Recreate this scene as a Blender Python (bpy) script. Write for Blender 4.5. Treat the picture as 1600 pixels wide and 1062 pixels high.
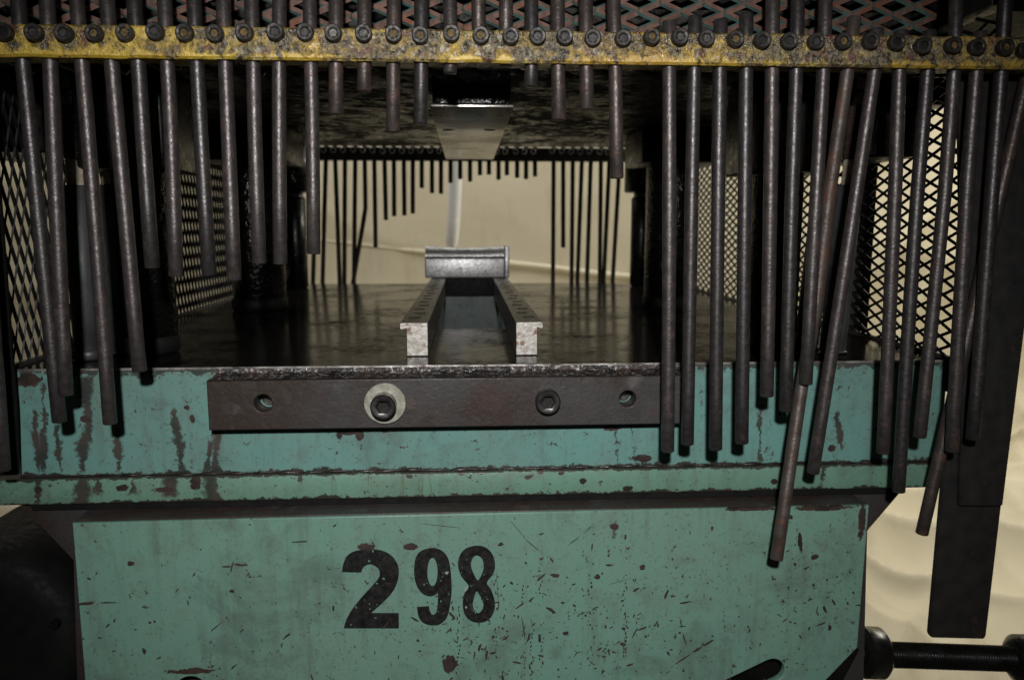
import bpy, bmesh, math, random
from mathutils import Vector, Matrix, noise as mnoise
random.seed(298)
S = bpy.context.scene
for o in list(bpy.data.objects): bpy.data.objects.remove(o)

# ------------------------------------------------------------------ camera
F = 1220.0                                   # focal length in photo pixels (1600 wide)
YAW, PITCH = math.radians(3.28), math.radians(8.21)
CAM = Vector((0.0, -0.7625, 1.25))
FWD = Vector((math.sin(YAW)*math.cos(PITCH), math.cos(YAW)*math.cos(PITCH), -math.sin(PITCH)))
RGT = Vector((math.cos(YAW), -math.sin(YAW), 0))
UPV = RGT.cross(FWD)
def P(px, py, Y):
    """point of the vertical plane at depth Y that the photograph shows at (px, py)"""
    d = FWD + RGT*((px-800)/F) + UPV*((531-py)/F)
    return CAM + d*((Y-CAM.y)/d.y)
cd = bpy.data.cameras.new('camera'); cam = bpy.data.objects.new('camera', cd); S.collection.objects.link(cam)
cd.sensor_width = 36; cd.lens = 36*F/1600; cd.clip_start = 0.02; cd.clip_end = 60
cam.matrix_world = Matrix(((RGT.x, UPV.x, -FWD.x, CAM.x), (RGT.y, UPV.y, -FWD.y, CAM.y), (RGT.z, UPV.z, -FWD.z, CAM.z), (0,0,0,1)))
cd.dof.use_dof = True; cd.dof.focus_distance = 0.80; cd.dof.aperture_fstop = 6.5
S.camera = cam

# ------------------------------------------------------------------ world, lamps, exposure
W = bpy.data.worlds.new('World'); S.world = W; W.use_nodes = True
bg = W.node_tree.nodes['Background']; bg.inputs[0].default_value = (1.0, 0.95, 0.85, 1); bg.inputs[1].default_value = 0.004
def lamp(name, kind, loc, target, energy, color, **kw):
    l = bpy.data.lights.new(name, kind); l.energy = energy; l.color = color
    for k, v in kw.items(): setattr(l, k, v)
    o = bpy.data.objects.new(name, l); S.collection.objects.link(o); o.location = loc
    o.rotation_euler = (Vector(target)-Vector(loc)).to_track_quat('-Z', 'Y').to_euler()
    return o
# the camera's own flash, above and a little behind the lens
lamp('camera_flash', 'SPOT', CAM+UPV*0.215-FWD*0.26, P(760, 590, 0.0), 50.0, (1.0, 0.985, 0.97),
     spot_size=math.radians(76), spot_blend=1.0, shadow_soft_size=0.024)
# fluorescent tubes of the room overhead behind the press, then an added fill
lamp('backdrop_light', 'AREA', (0.3, 2.3, 3.1), (0.2, 2.95, 0.9), 54.0, (1.0, 0.96, 0.88), shape='RECTANGLE', size=4.4, size_y=0.4)
lamp('backdrop_light', 'AREA', (3.1, 1.9, 2.3), (1.5, 2.6, 0.4), 36.0, (1.0, 0.94, 0.78), shape='RECTANGLE', size=2.0, size_y=0.4)  # added fill lamp, brightens the cloth at lower right
S.view_settings.view_transform = 'Standard'; S.view_settings.look = 'None'
S.view_settings.exposure = 0.0; S.view_settings.gamma = 1.0

# ------------------------------------------------------------------ material helpers
class NT:
    def __init__(s, name):
        s.m = bpy.data.materials.new(name); s.m.use_nodes = True; s.t = s.m.node_tree
        s.b = s.t.nodes['Principled BSDF']; s.pos = s.n('ShaderNodeNewGeometry').outputs['Position']
        x = s.n('ShaderNodeSeparateXYZ'); s.link(s.pos, x.inputs[0]); s.x, s.y, s.z = x.outputs
    def n(s, k): return s.t.nodes.new(k)
    def link(s, a, b): s.t.links.new(a, b)
    def put(s, v, sock):
        if isinstance(v, bpy.types.NodeSocket): s.link(v, sock)
        elif isinstance(v, (tuple, list)): sock.default_value = tuple(v)+((1,) if len(v) == 3 and len(sock.default_value) == 4 else ())
        else: sock.default_value = v
    def ma(s, op, a, b=0.0, c=None, clamp=False):
        n = s.n('ShaderNodeMath'); n.operation = op; n.use_clamp = clamp
        s.put(a, n.inputs[0]); s.put(b, n.inputs[1])
        if c is not None: s.put(c, n.inputs[2])
        return n.outputs[0]
    def vec(s, sx=1, sy=1, sz=1, rot=(0,0,0)):
        n = s.n('ShaderNodeMapping'); s.link(s.pos, n.inputs[0]); n.inputs['Scale'].default_value = (sx, sy, sz); n.inputs['Rotation'].default_value = rot
        return n.outputs[0]
    def noise(s, scale, detail=4, rough=0.55, vec=None, dist=0.0):
        n = s.n('ShaderNodeTexNoise'); s.link(vec if vec is not None else s.pos, n.inputs['Vector'])
        n.inputs['Scale'].default_value = scale; n.inputs['Detail'].default_value = detail
        n.inputs['Roughness'].default_value = rough; n.inputs['Distortion'].default_value = dist
        return n.outputs['Fac']
    def step(s, v, lo, hi, a=0.0, b=1.0):
        n = s.n('ShaderNodeMapRange'); n.interpolation_type = 'SMOOTHSTEP'
        s.put(v, n.inputs['Value']); s.put(lo, n.inputs['From Min']); s.put(hi, n.inputs['From Max'])
        n.inputs['To Min'].default_value = a; n.inputs['To Max'].default_value = b
        return n.outputs['Result']
    def mix(s, f, a, b):
        n = s.n('ShaderNodeMix'); n.data_type = 'RGBA'
        s.put(f, n.inputs['Factor']); s.put(a, n.inputs['A'] if 0 else n.inputs[6]); s.put(b, n.inputs[7])
        return n.outputs[2]
    def bump(s, h, strength=0.3, dist=0.001):
        n = s.n('ShaderNodeBump'); s.put(h, n.inputs['Height']); n.inputs['Strength'].default_value = strength; n.inputs['Distance'].default_value = dist
        s.link(n.outputs[0], s.b.inputs['Normal'])
    def out(s, col=None, rough=None, metal=None, spec=None, coat=None):
        if col is not None: s.put(col, s.b.inputs['Base Color'])
        if rough is not None: s.put(rough, s.b.inputs['Roughness'])
        if metal is not None: s.put(metal, s.b.inputs['Metallic'])
        if spec is not None: s.put(spec, s.b.inputs['Specular IOR Level'])
        if coat is not None: s.put(coat, s.b.inputs['Coat Weight'])
        return s.m

def steel(name, c1, c2, rough=(0.35, 0.55), metal=0.85, nscale=60, bump=0.25, rust=None, rust_lo=0.58, bscale=500):
    t = NT(name); n1 = t.noise(nscale, 5); col = t.mix(t.step(n1, 0.35, 0.65), c1, c2)
    met = metal
    if rust:
        r = t.step(t.noise(nscale*0.5, 6, 0.65), rust_lo, rust_lo+0.1); col = t.mix(r, col, rust); met = t.ma('MULTIPLY_ADD', r, -metal*0.8, metal)
    t.bump(t.noise(bscale, 3), bump, 0.0006)
    return t.out(col, t.step(t.noise(nscale*2, 4), 0.3, 0.7, *rough), met)

M = {}
M['rod'] = steel('rod_steel', (0.095, 0.086, 0.084), (0.060, 0.051, 0.049), (0.36, 0.49), 0.65, 150, 0.6, (0.070, 0.048, 0.042), 0.55, 420)
M['rod_b'] = steel('brown_rod_steel', (0.088, 0.073, 0.068), (0.058, 0.045, 0.041), (0.38, 0.51), 0.6, 130, 0.7, (0.075, 0.044, 0.034), 0.52, 380)
M['rod_c'] = steel('dark_rod_steel', (0.080, 0.075, 0.076), (0.050, 0.045, 0.044), (0.35, 0.48), 0.7, 190, 0.5, (0.055, 0.040, 0.036), 0.57, 460)
M['rod_rusty'] = steel('rusty_rod_steel', (0.095, 0.080, 0.072), (0.065, 0.045, 0.037), (0.42, 0.56), 0.4, 90, 0.8, (0.085, 0.045, 0.030), 0.53, 330)
M['rear_rod'] = steel('rear_rod_steel', (0.05, 0.046, 0.043), (0.03, 0.028, 0.026), (0.45, 0.6), 0.7, 70, 0.2)
M['screw'] = steel('screw_steel', (0.050, 0.047, 0.044), (0.026, 0.023, 0.020), (0.42, 0.62), 0.5, 150, 0.5, (0.12, 0.09, 0.035), 0.60)
M['bolt'] = steel('bolt_steel', (0.10, 0.10, 0.10), (0.06, 0.055, 0.052), (0.28, 0.42), 0.85, 120, 0.3)
M['socket_dark'] = steel('dark_socket', (0.03, 0.028, 0.026), (0.015, 0.014, 0.013), (0.4, 0.6), 0.5, 200, 0.2)
M['socket_yellow'] = steel('yellow_paint_in_socket', (0.16, 0.105, 0.025), (0.06, 0.04, 0.018), (0.7, 0.9), 0.0, 300, 0.4)
M['socket_grey'] = steel('grey_socket', (0.10, 0.095, 0.085), (0.05, 0.045, 0.04), (0.3, 0.45), 0.5, 300, 0.4)
M['black'] = steel('black_oily_iron', (0.008, 0.0076, 0.0072), (0.0045, 0.0043, 0.004), (0.22, 0.42), 0.0, 40, 0.5, bscale=160)
M['black_matt'] = steel('black_paint', (0.022, 0.021, 0.020), (0.013, 0.012, 0.012), (0.45, 0.65), 0.0, 70, 0.5, (0.040, 0.022, 0.015), 0.62, 260)
M['black_mesh'] = steel('black_mesh_paint', (0.007, 0.007, 0.0066), (0.004, 0.004, 0.004), (0.45, 0.6), 0.0, 50, 0.2)
M['post'] = steel('guide_post_steel', (0.05, 0.05, 0.05), (0.028, 0.027, 0.026), (0.22, 0.4), 0.85, 40, 0.3, bscale=200)
M['grey_cyl'] = steel('grey_cylinder_paint', (0.055, 0.058, 0.060), (0.028, 0.028, 0.028), (0.4, 0.55), 0.0, 40, 0.3)
M['brown_sleeve'] = steel('brown_rusty_sleeve', (0.075, 0.048, 0.036), (0.045, 0.034, 0.03), (0.4, 0.6), 0.2, 120, 0.6)
M['cream'] = steel('cream_spacer', (0.62, 0.55, 0.43), (0.42, 0.36, 0.27), (0.5, 0.6), 0.0, 130, 0.3)
M['nut'] = steel('bright_nut_steel', (0.35, 0.36, 0.37), (0.15, 0.15, 0.15), (0.25, 0.4), 0.9, 200, 0.5)
M['silver'] = steel('bright_oily_steel', (0.50, 0.50, 0.50), (0.28, 0.275, 0.27), (0.32, 0.5), 0.7, 260, 0.6, (0.10, 0.08, 0.06), 0.60, 420)
M['rail_end'] = steel('flame_cut_rail_end', (0.55, 0.53, 0.49), (0.36, 0.32, 0.28), (0.4, 0.55), 0.5, 160, 0.7, (0.20, 0.10, 0.055), 0.56, 300)
M['rail'] = steel('dark_rail_steel', (0.15, 0.142, 0.13), (0.08, 0.075, 0.068), (0.32, 0.5), 0.7, 90, 0.4)
def brown_plate():
    t = NT('brown_scale_steel'); a = t.noise(9, 6, 0.65); b = t.noise(40, 6, 0.7); f = t.noise(260, 4, 0.7)
    c = t.mix(t.step(a, 0.38, 0.62), (0.052, 0.050, 0.050), (0.040, 0.029, 0.025)); c = t.mix(t.ma('MULTIPLY', t.step(b, 0.55, 0.68), 0.55), c, (0.060, 0.034, 0.028))
    c = t.mix(t.ma('MULTIPLY', t.step(b, 0.46, 0.34), 0.5), c, (0.085, 0.076, 0.066)); c = t.mix(t.ma('MULTIPLY', t.step(t.noise(26, 3, 0.5), 0.64, 0.76), 0.55), c, (0.16, 0.155, 0.15)); c = t.mix(t.step(f, 0.64, 0.70), c, (0.10, 0.09, 0.08)); c = t.mix(t.ma('MULTIPLY', t.step(t.noise(13, 6, 0.7), 0.52, 0.64), 0.6), c, (0.045, 0.022, 0.016))
    t.bump(t.ma('MULTIPLY_ADD', b, 2.0, f), 0.55, 0.0006); return t.out(c, t.step(b, 0.3, 0.7, 0.36, 0.58), 0.3)
M['plate_brown'] = brown_plate()
M['washer'] = steel('zinc_washer', (0.40, 0.39, 0.32), (0.25, 0.24, 0.195), (0.42, 0.55), 0.4, 160, 0.4, (0.26, 0.13, 0.07), 0.66)
M['pipe'] = steel('white_pipe', (0.93, 0.94, 0.96), (0.86, 0.88, 0.92), (0.3, 0.45), 0.0, 30, 0.1)
M['digit'] = steel('black_number_paint', (0.006, 0.006, 0.006), (0.012, 0.011, 0.011), (0.4, 0.6), 0.0, 90, 0.2)
M['chip'] = steel('bare_dark_chip', (0.028, 0.022, 0.020), (0.05, 0.032, 0.027), (0.5, 0.7), 0.1, 60, 0.3)
M['teal_fleck'] = steel('teal_fleck', (0.12, 0.27, 0.20), (0.10, 0.22, 0.165), (0.5, 0.6), 0.0, 60, 0.2)
M['pale_fleck'] = steel('pale_fleck', (0.26, 0.34, 0.29), (0.2, 0.28, 0.24), (0.5, 0.6), 0.0, 60, 0.2)
M['rust_mesh'] = steel('rusty_mesh_strand', (0.25, 0.15, 0.12), (0.13, 0.085, 0.07), (0.4, 0.55), 0.15, 120, 0.8, (0.23, 0.085, 0.05), 0.53)
M['teal_mesh'] = steel('teal_mesh_edge', (0.075, 0.15, 0.135), (0.055, 0.085, 0.078), (0.45, 0.6), 0.0, 60, 0.2)

def ram_under():
    t = NT('oily_ram_underside'); n = t.noise(11, 6, 0.65, None, 0.5); s = t.noise(60, 7, 0.75); v = t.ma('MULTIPLY_ADD', s, 0.6, t.ma('MULTIPLY', n, 0.6))
    k = t.step(v, 0.53, 0.66)                                   # 1 where soot and old oil cover the metal
    c = t.mix(k, (0.050, 0.048, 0.042), (0.006, 0.006, 0.0055)); c = t.mix(t.step(t.noise(140, 4, 0.7), 0.60, 0.68), c, (0.06, 0.055, 0.04))
    t.bump(s, 0.6, 0.0020); return t.out(c, t.ma('MULTIPLY_ADD', k, 0.45, 0.22), 0.0, t.ma('MULTIPLY_ADD', k, -0.11, 0.14))
M['ram'] = ram_under()
M['black_flat'] = steel('flat_black', (0.007, 0.0068, 0.0065), (0.004, 0.004, 0.004), (0.6, 0.8), 0.0, 60, 0.4); M['black_flat'].node_tree.nodes['Principled BSDF'].inputs['Specular IOR Level'].default_value = 0.2
def die_steel():
    t = NT('ground_die_steel'); n = t.noise(14, 5, 0.6); s = t.noise(120, 4, 0.7)
    c = t.mix(t.step(n, 0.35, 0.65), (0.52, 0.50, 0.44), (0.34, 0.325, 0.285)); c = t.mix(t.step(s, 0.60, 0.68), c, (0.06, 0.055, 0.045))
    t.bump(t.noise(300, 3), 0.3, 0.0006); return t.out(c, t.step(n, 0.3, 0.7, 0.20, 0.34), 0.9)
M['die'] = die_steel()
def bed_top():
    t = NT('oily_black_bed_top'); n = t.noise(8, 6, 0.65); s = t.noise(120, 6, 0.75); v = t.ma('MULTIPLY_ADD', s, 0.5, t.ma('MULTIPLY', n, 0.6))
    k = t.step(v, 0.46, 0.68)
    c = t.mix(k, (0.012, 0.011, 0.010), (0.005, 0.0048, 0.0045)); c = t.mix(t.step(s, 0.62, 0.70), c, (0.035, 0.032, 0.026))
    t.bump(t.ma('ADD', s, t.ma('MULTIPLY', n, 0.25)), 0.14, 0.0008); return t.out(c, t.ma('MULTIPLY_ADD', k, 0.16, 0.08), 0.0, t.ma('MULTIPLY_ADD', k, -0.05, 0.05))
M['bedtop'] = bed_top()
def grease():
    # black grease, the flash glints on it painted in as pale metallic specks
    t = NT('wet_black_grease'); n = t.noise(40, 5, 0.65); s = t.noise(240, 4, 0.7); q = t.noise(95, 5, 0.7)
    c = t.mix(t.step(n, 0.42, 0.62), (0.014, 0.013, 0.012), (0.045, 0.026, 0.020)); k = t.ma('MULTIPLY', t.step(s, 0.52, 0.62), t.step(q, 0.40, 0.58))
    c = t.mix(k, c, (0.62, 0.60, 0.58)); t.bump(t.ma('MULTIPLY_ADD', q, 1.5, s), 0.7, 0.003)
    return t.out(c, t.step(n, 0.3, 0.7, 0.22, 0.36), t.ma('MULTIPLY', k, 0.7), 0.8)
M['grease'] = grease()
def oily():
    t = NT('wet_oily_black'); n = t.noise(30, 4, 0.6); t.bump(t.noise(130, 3, 0.6), 0.7, 0.004)
    return t.out((0.004, 0.0038, 0.0036), t.step(n, 0.35, 0.65, 0.12, 0.30), 0.0, 0.6)
M['oily'] = oily()
M['weld'] = steel('dirty_weld', (0.030, 0.022, 0.018), (0.016, 0.013, 0.011), (0.25, 0.45), 0.1, 90, 0.6)
M['edge'] = steel('worn_edge_steel', (0.65, 0.63, 0.60), (0.22, 0.19, 0.17), (0.28, 0.45), 0.8, 70, 0.8, (0.07, 0.045, 0.035), 0.55, 300)

def yellow_bar():
    t = NT('worn_yellow_bar_paint')
    a = t.noise(28, 8, 0.7); b = t.noise(110, 5, 0.7); g = t.noise(9, 3)
    # the paint survives best towards the left end and along the lower edge
    keep = t.ma('ADD', t.step(t.x, -0.45, 0.0, 0.19, 0.03), t.ma('MULTIPLY', t.ma('SUBTRACT', g, 0.5), 0.55))
    zc = P(800, 68, -0.012).z
    edge = t.step(t.ma('ABSOLUTE', t.ma('SUBTRACT', t.z, zc)), 0.008, 0.016, -0.03, 0.13)
    edge = t.ma('MULTIPLY', edge, t.step(t.noise(38, 5, 0.7), 0.36, 0.60))
    v = t.ma('ADD', t.ma('ADD', t.ma('MULTIPLY_ADD', a, 0.7, t.ma('MULTIPLY', b, 0.35)), keep), edge)
    f = t.step(v, 0.56, 0.72)
    h = t.noise(210, 6, 0.75)
    dirt = t.mix(t.step(h, 0.42, 0.60), (0.040, 0.030, 0.016), (0.16, 0.125, 0.065))
    dirt = t.mix(t.ma('MULTIPLY', t.step(b, 0.46, 0.60), 0.75), dirt, (0.34, 0.235, 0.05))
    dirt = t.mix(t.step(t.noise(60, 5), 0.55, 0.66), dirt, (0.12, 0.05, 0.03))
    yel = t.mix(t.step(g, 0.3, 0.7), (0.60, 0.43, 0.04), (0.46, 0.28, 0.035))
    sc = t.ma('MULTIPLY', t.ma('MULTIPLY', t.step(h, 0.54, 0.64), t.step(a, 0.45, 0.6)), t.step(t.ma('ABSOLUTE', t.ma('SUBTRACT', t.x, 0.02)), 0.12, 0.34, 0.9, 0.15))
    c = t.mix(f, dirt, yel); c = t.mix(sc, c, (0.60, 0.57, 0.50)); c = t.mix(t.step(t.noise(75, 6, 0.75), 0.545, 0.64), c, (0.03, 0.024, 0.018)); c = t.mix(t.ma('MULTIPLY', t.step(h, 0.40, 0.30), 0.7), c, (0.03, 0.025, 0.02))
    t.bump(t.ma('ADD', t.ma('MULTIPLY', t.noise(170, 4, 0.65), t.ma('MULTIPLY_ADD', f, -0.65, 1.0)), t.ma('MULTIPLY', a, 1.2)), 0.9, 0.0038)
    return t.out(c, t.ma('MULTIPLY_ADD', f, 0.10, t.step(h, 0.35, 0.65, 0.13, 0.34)), 0.1, 1.0)
M['bar'] = yellow_bar()

def spots_mask(t, spots, wob):
    """union of noisy ellipses (x, z, rx, rz, tilt)"""
    acc = None
    for (x0, z0, rx, rz, a) in spots:
        dx = t.ma('SUBTRACT', t.x, x0); dz = t.ma('SUBTRACT', t.z, z0); ca, sa = math.cos(a), math.sin(a)
        u = t.ma('MULTIPLY_ADD', dx, ca/rx, t.ma('MULTIPLY', dz, sa/rx)); v = t.ma('MULTIPLY_ADD', dz, ca/rz, t.ma('MULTIPLY', dx, -sa/rz))
        d = t.ma('ADD', t.ma('MULTIPLY_ADD', u, u, t.ma('MULTIPLY', v, v)), wob)
        k = t.step(d, 0.75, 1.2, 1.0, 0.0); acc = k if acc is None else t.ma('MAXIMUM', acc, k)
    return acc
def teal(name, Y, drips, spots, base1, base2, seams, chip_lo, olive=None):
    t = NT(name)
    big = t.noise(6, 5, 0.6); fine = t.noise(85, 6, 0.72); mid = t.noise(30, 6, 0.65); ver = t.noise(14, 5, 0.6, t.vec(5, 1, 0.5))
    c = t.mix(t.step(big, 0.32, 0.68), base1, base2)
    c = t.mix(t.ma('MULTIPLY', t.step(mid, 0.48, 0.72), 0.5), c, (base1[0]*0.62+0.03, base1[1]*0.55, base1[2]*0.55))
    c = t.mix(t.ma('MULTIPLY', t.step(ver, 0.50, 0.75), 0.45), c, (0.10, 0.115, 0.095)); c = t.mix(t.ma('MULTIPLY', t.step(t.noise(11, 7, 0.72, None, 0.6), 0.50, 0.70), 0.5), c, (0.075, 0.10, 0.085))
    sp = t.ma('MULTIPLY', t.step(t.noise(240, 5, 0.75), 0.56, 0.68), t.step(big, 0.35, 0.7, 0.35, 0.8)); c = t.mix(sp, c, (0.055, 0.05, 0.043))
    chips = t.step(fine, chip_lo, chip_lo+0.05)
    wob = t.ma('ADD', t.ma('MULTIPLY', t.ma('SUBTRACT', t.noise(75, 6, 0.7), 0.5), 4.5), t.ma('MULTIPLY', t.ma('SUBTRACT', fine, 0.5), 3.0))
    wx = t.ma('MULTIPLY', t.ma('SUBTRACT', t.noise(22, 5, 0.6), 0.5), 0.016); wf = t.ma('MULTIPLY', t.ma('SUBTRACT', t.noise(240, 5, 0.7), 0.5), 0.013)
    rust = None; tap = t.step(t.noise(34, 3, 0.5, t.vec(0.4, 1, 1)), 0.25, 0.75)
    for (px, y0, y1, w, lean) in drips:
        a, b = P(px, y0, Y), P(px+lean, y1, Y); k = (b.x-a.x)/(b.z-a.z) if abs(b.z-a.z) > 1e-6 else 0
        xc = t.ma('MULTIPLY_ADD', t.ma('SUBTRACT', t.z, a.z), k, a.x)
        d = t.ma('ABSOLUTE', t.ma('ADD', t.ma('SUBTRACT', t.x, xc), t.ma('ADD', wx, wf))); ww = w*0.00050
        wd = t.ma('MULTIPLY_ADD', tap, ww*1.9, ww*0.05)
        m = t.step(t.ma('DIVIDE', d, wd), 0.55, 1.20, 0.90, 0.0)
        zz = t.ma('ADD', t.z, wf)
        m = t.ma('MULTIPLY', m, t.ma('MULTIPLY', t.step(zz, a.z-0.002, a.z+0.004, 1, 0), t.step(zz, b.z-0.004, b.z+0.002)))
        rust = m if rust is None else t.ma('MAXIMUM', rust, m)
    for (z0, hw, amt) in seams:                # dirt along welded seams and edges
        d = t.ma('ADD', t.ma('ABSOLUTE', t.ma('SUBTRACT', t.z, z0)), t.ma('MULTIPLY', t.ma('SUBTRACT', mid, 0.5), hw*4.2))
        d = t.ma('ADD', d, t.ma('MULTIPLY', t.ma('SUBTRACT', fine, 0.5), hw*6.5))
        m = t.step(d, hw*0.7, hw*1.2, amt, 0.0); rust = m if rust is None else t.ma('MAXIMUM', rust, m)
    if spots:
        sm = spots_mask(t, [(P(x, y, Y).x, P(x, y, Y).z, rx*0.00066, rz*0.00066, a) for (x, y, rx, rz, a) in spots], wob)
        rust = sm if rust is None else t.ma('MAXIMUM', rust, sm)
    if olive:                                   # yellow-brown oil runs
        a, b = P(olive[0], 760, Y), P(olive[1], 760, Y)
        o = t.step(t.noise(26, 4, 0.6, t.vec(6, 1, 0.35)), 0.56, 0.66)
        o = t.ma('MULTIPLY', o, t.ma('MULTIPLY', t.step(t.x, a.x, a.x+0.02), t.step(t.x, b.x-0.03, b.x, 1, 0)))
        c = t.mix(t.ma('MULTIPLY', o, 0.8), c, (0.085, 0.075, 0.022))
    rc = t.mix(t.step(mid, 0.4, 0.62), (0.027, 0.021, 0.018), (0.052, 0.032, 0.026))
    c = t.mix(chips, c, (0.045, 0.033, 0.03)); c = t.mix(t.ma('MULTIPLY', rust, t.step(fine, 0.62, 0.70, 1.0, 0.55)), c, rc)
    h = t.ma('ADD', t.ma('MULTIPLY', t.ma('MAXIMUM', chips, rust), -0.6), t.ma('MULTIPLY', fine, 0.5))
    t.bump(h, 0.45, 0.0008)
    r = t.ma('SUBTRACT', t.step(mid, 0.3, 0.7, 0.38, 0.56), t.ma('MULTIPLY', rust, 0.04))
    return t.out(c, r, 0.0, 0.5)

# ------------------------------------------------------------------ object helpers
COL = S.collection
def tag(o, label=None, cat=None, group=None, kind=None):
    if label: o['label'] = label
    if cat: o['category'] = cat
    if group: o['group'] = group
    if kind: o['kind'] = kind
    return o
def empty(name, loc, label, cat, group=None):
    o = bpy.data.objects.new(name, None); COL.objects.link(o); o.location = loc; o.empty_display_size = 0.05
    return tag(o, label, cat, group)
def wpos(o):
    v = Vector((0, 0, 0))
    while o is not None: v += o.location; o = o.parent
    return v
def link(name, me, parent=None, loc=None):
    """loc given: mesh is local to it (world place); else the mesh is in world coordinates"""
    o = bpy.data.objects.new(name, me); COL.objects.link(o)
    if parent is not None: o.parent = parent
    base = wpos(parent) if parent is not None else Vector((0, 0, 0))
    if loc is None: o.location = -base
    else: o.location = Vector(loc)-base
    return o
def mesh(name, vs, fs, mats, smooth=False, mi=None):
    me = bpy.data.meshes.new(name); me.from_pydata([tuple(v) for v in vs], [], fs)
    for m in (mats if isinstance(mats, (list, tuple)) else [mats]): me.materials.append(m)
    if mi: me.polygons.foreach_set('material_index', mi)
    if smooth: me.polygons.foreach_set('use_smooth', [True]*len(me.polygons))
    me.update(); return me
def from_bm(name, bm, mats, smooth_angle=None):
    me = bpy.data.meshes.new(name); bmesh.ops.recalc_face_normals(bm, faces=bm.faces); bm.to_mesh(me); bm.free()
    for m in (mats if isinstance(mats, (list, tuple)) else [mats]): me.materials.append(m)
    if smooth_angle:
        me.polygons.foreach_set('use_smooth', [True]*len(me.polygons)); me.set_sharp_from_angle(angle=math.radians(smooth_angle))
    return me
def box(name, lo, hi, mat, parent=None, bev=0.0012, seg=2, jit=0):
    bm = bmesh.new(); bmesh.ops.create_cube(bm, size=1)
    for v in bm.verts: v.co = Vector([lo[i]+(v.co[i]+0.5)*(hi[i]-lo[i]) for i in range(3)])
    if bev: bmesh.ops.bevel(bm, geom=list(bm.edges), offset=bev, segments=seg, affect='EDGES', profile=0.5)
    return link(name, from_bm(name, bm, M[mat] if isinstance(mat, str) else mat, 50), parent)
def prism(name, pts, y0, y1, mat, parent=None, bev=0.0008):
    """polygon of (x, z) points given a real thickness from y0 (front) to y1"""
    bm = bmesh.new(); a = [bm.verts.new((x, y0, z)) for x, z in pts]; b = [bm.verts.new((x, y1, z)) for x, z in pts]; n = len(pts)
    bm.faces.new(a); bm.faces.new(b[::-1])
    for i in range(n): bm.faces.new((a[i], b[i], b[(i+1) % n], a[(i+1) % n]))
    bmesh.ops.recalc_face_normals(bm, faces=bm.faces)
    if bev: bmesh.ops.bevel(bm, geom=list(bm.edges), offset=bev, segments=2, affect='EDGES')
    return link(name, from_bm(name, bm, M[mat] if isinstance(mat, str) else mat, 50), parent)
def tube_mesh(name, pts, radii, mat, seg=16, cham=0.0):
    pts = [Vector(p) for p in pts]; radii = list(radii) if isinstance(radii, (list, tuple)) else [radii]*len(pts)
    if cham:
        d0 = (pts[1]-pts[0]).normalized(); d1 = (pts[-1]-pts[-2]).normalized()
        pts = [pts[0], pts[0]+d0*cham]+pts[1:-1]+[pts[-1]-d1*cham, pts[-1]]
        radii = [radii[0]-cham, radii[0]]+radii[1:-1]+[radii[-1], radii[-1]-cham]
    vs, fs = [], []; n = len(pts)
    for i, p in enumerate(pts):
        d = (pts[min(i+1, n-1)]-pts[max(i-1, 0)]).normalized(); a = d.cross(Vector((0, 1, 0)) if abs(d.y) < 0.9 else Vector((1, 0, 0))).normalized(); b = d.cross(a)
        for k in range(seg):
            w = 2*math.pi*k/seg; vs.append(p+(a*math.cos(w)+b*math.sin(w))*radii[i])
    for i in range(n-1):
        for k in range(seg): fs.append((i*seg+k, i*seg+(k+1) % seg, (i+1)*seg+(k+1) % seg, (i+1)*seg+k))
    fs.append(tuple(range(seg-1, -1, -1))); fs.append(tuple((n-1)*seg+k for k in range(seg)))
    bm = bmesh.new(); vv = [bm.verts.new(v) for v in vs]
    for f in fs: bm.faces.new([vv[i] for i in f])
    return from_bm(name, bm, M[mat] if isinstance(mat, str) else mat, 48)
def tube(name, pts, radii, mat, parent=None, seg=16, cham=0.0): return link(name, tube_mesh(name, pts, radii, mat, seg, cham), parent)
def screw_mesh(name, R, h, hexr, depth, mat, inner, seg=24, cham=None):
    """socket head cap screw facing the viewer (-Y), origin at the seat"""
    cham = cham or R*0.12
    def ring(r, y, hx=False):
        out = []
        for k in range(seg):
            a = 2*math.pi*k/seg; rr = r
            if hx: rr = r*math.cos(math.pi/6)/math.cos(((a) % (math.pi/3))-math.pi/6)
            out.append((rr*math.cos(a), y, rr*math.sin(a)))
        return out
    rings = [ring(R, 0), ring(R, -h+cham), ring(R-cham, -h), ring(hexr*1.08, -h), ring(hexr, -h+0.0006, True), ring(hexr, -h+depth, True)]
    bm = bmesh.new(); rv = [[bm.verts.new(p) for p in r] for r in rings]
    for i in range(len(rv)-1):
        for k in range(seg): bm.faces.new((rv[i][k], rv[i][(k+1) % seg], rv[i+1][(k+1) % seg], rv[i+1][k]))
    f = bm.faces.new(rv[-1]); f.material_index = 1
    return from_bm(name, bm, [M[mat], M[inner]], 40)
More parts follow.
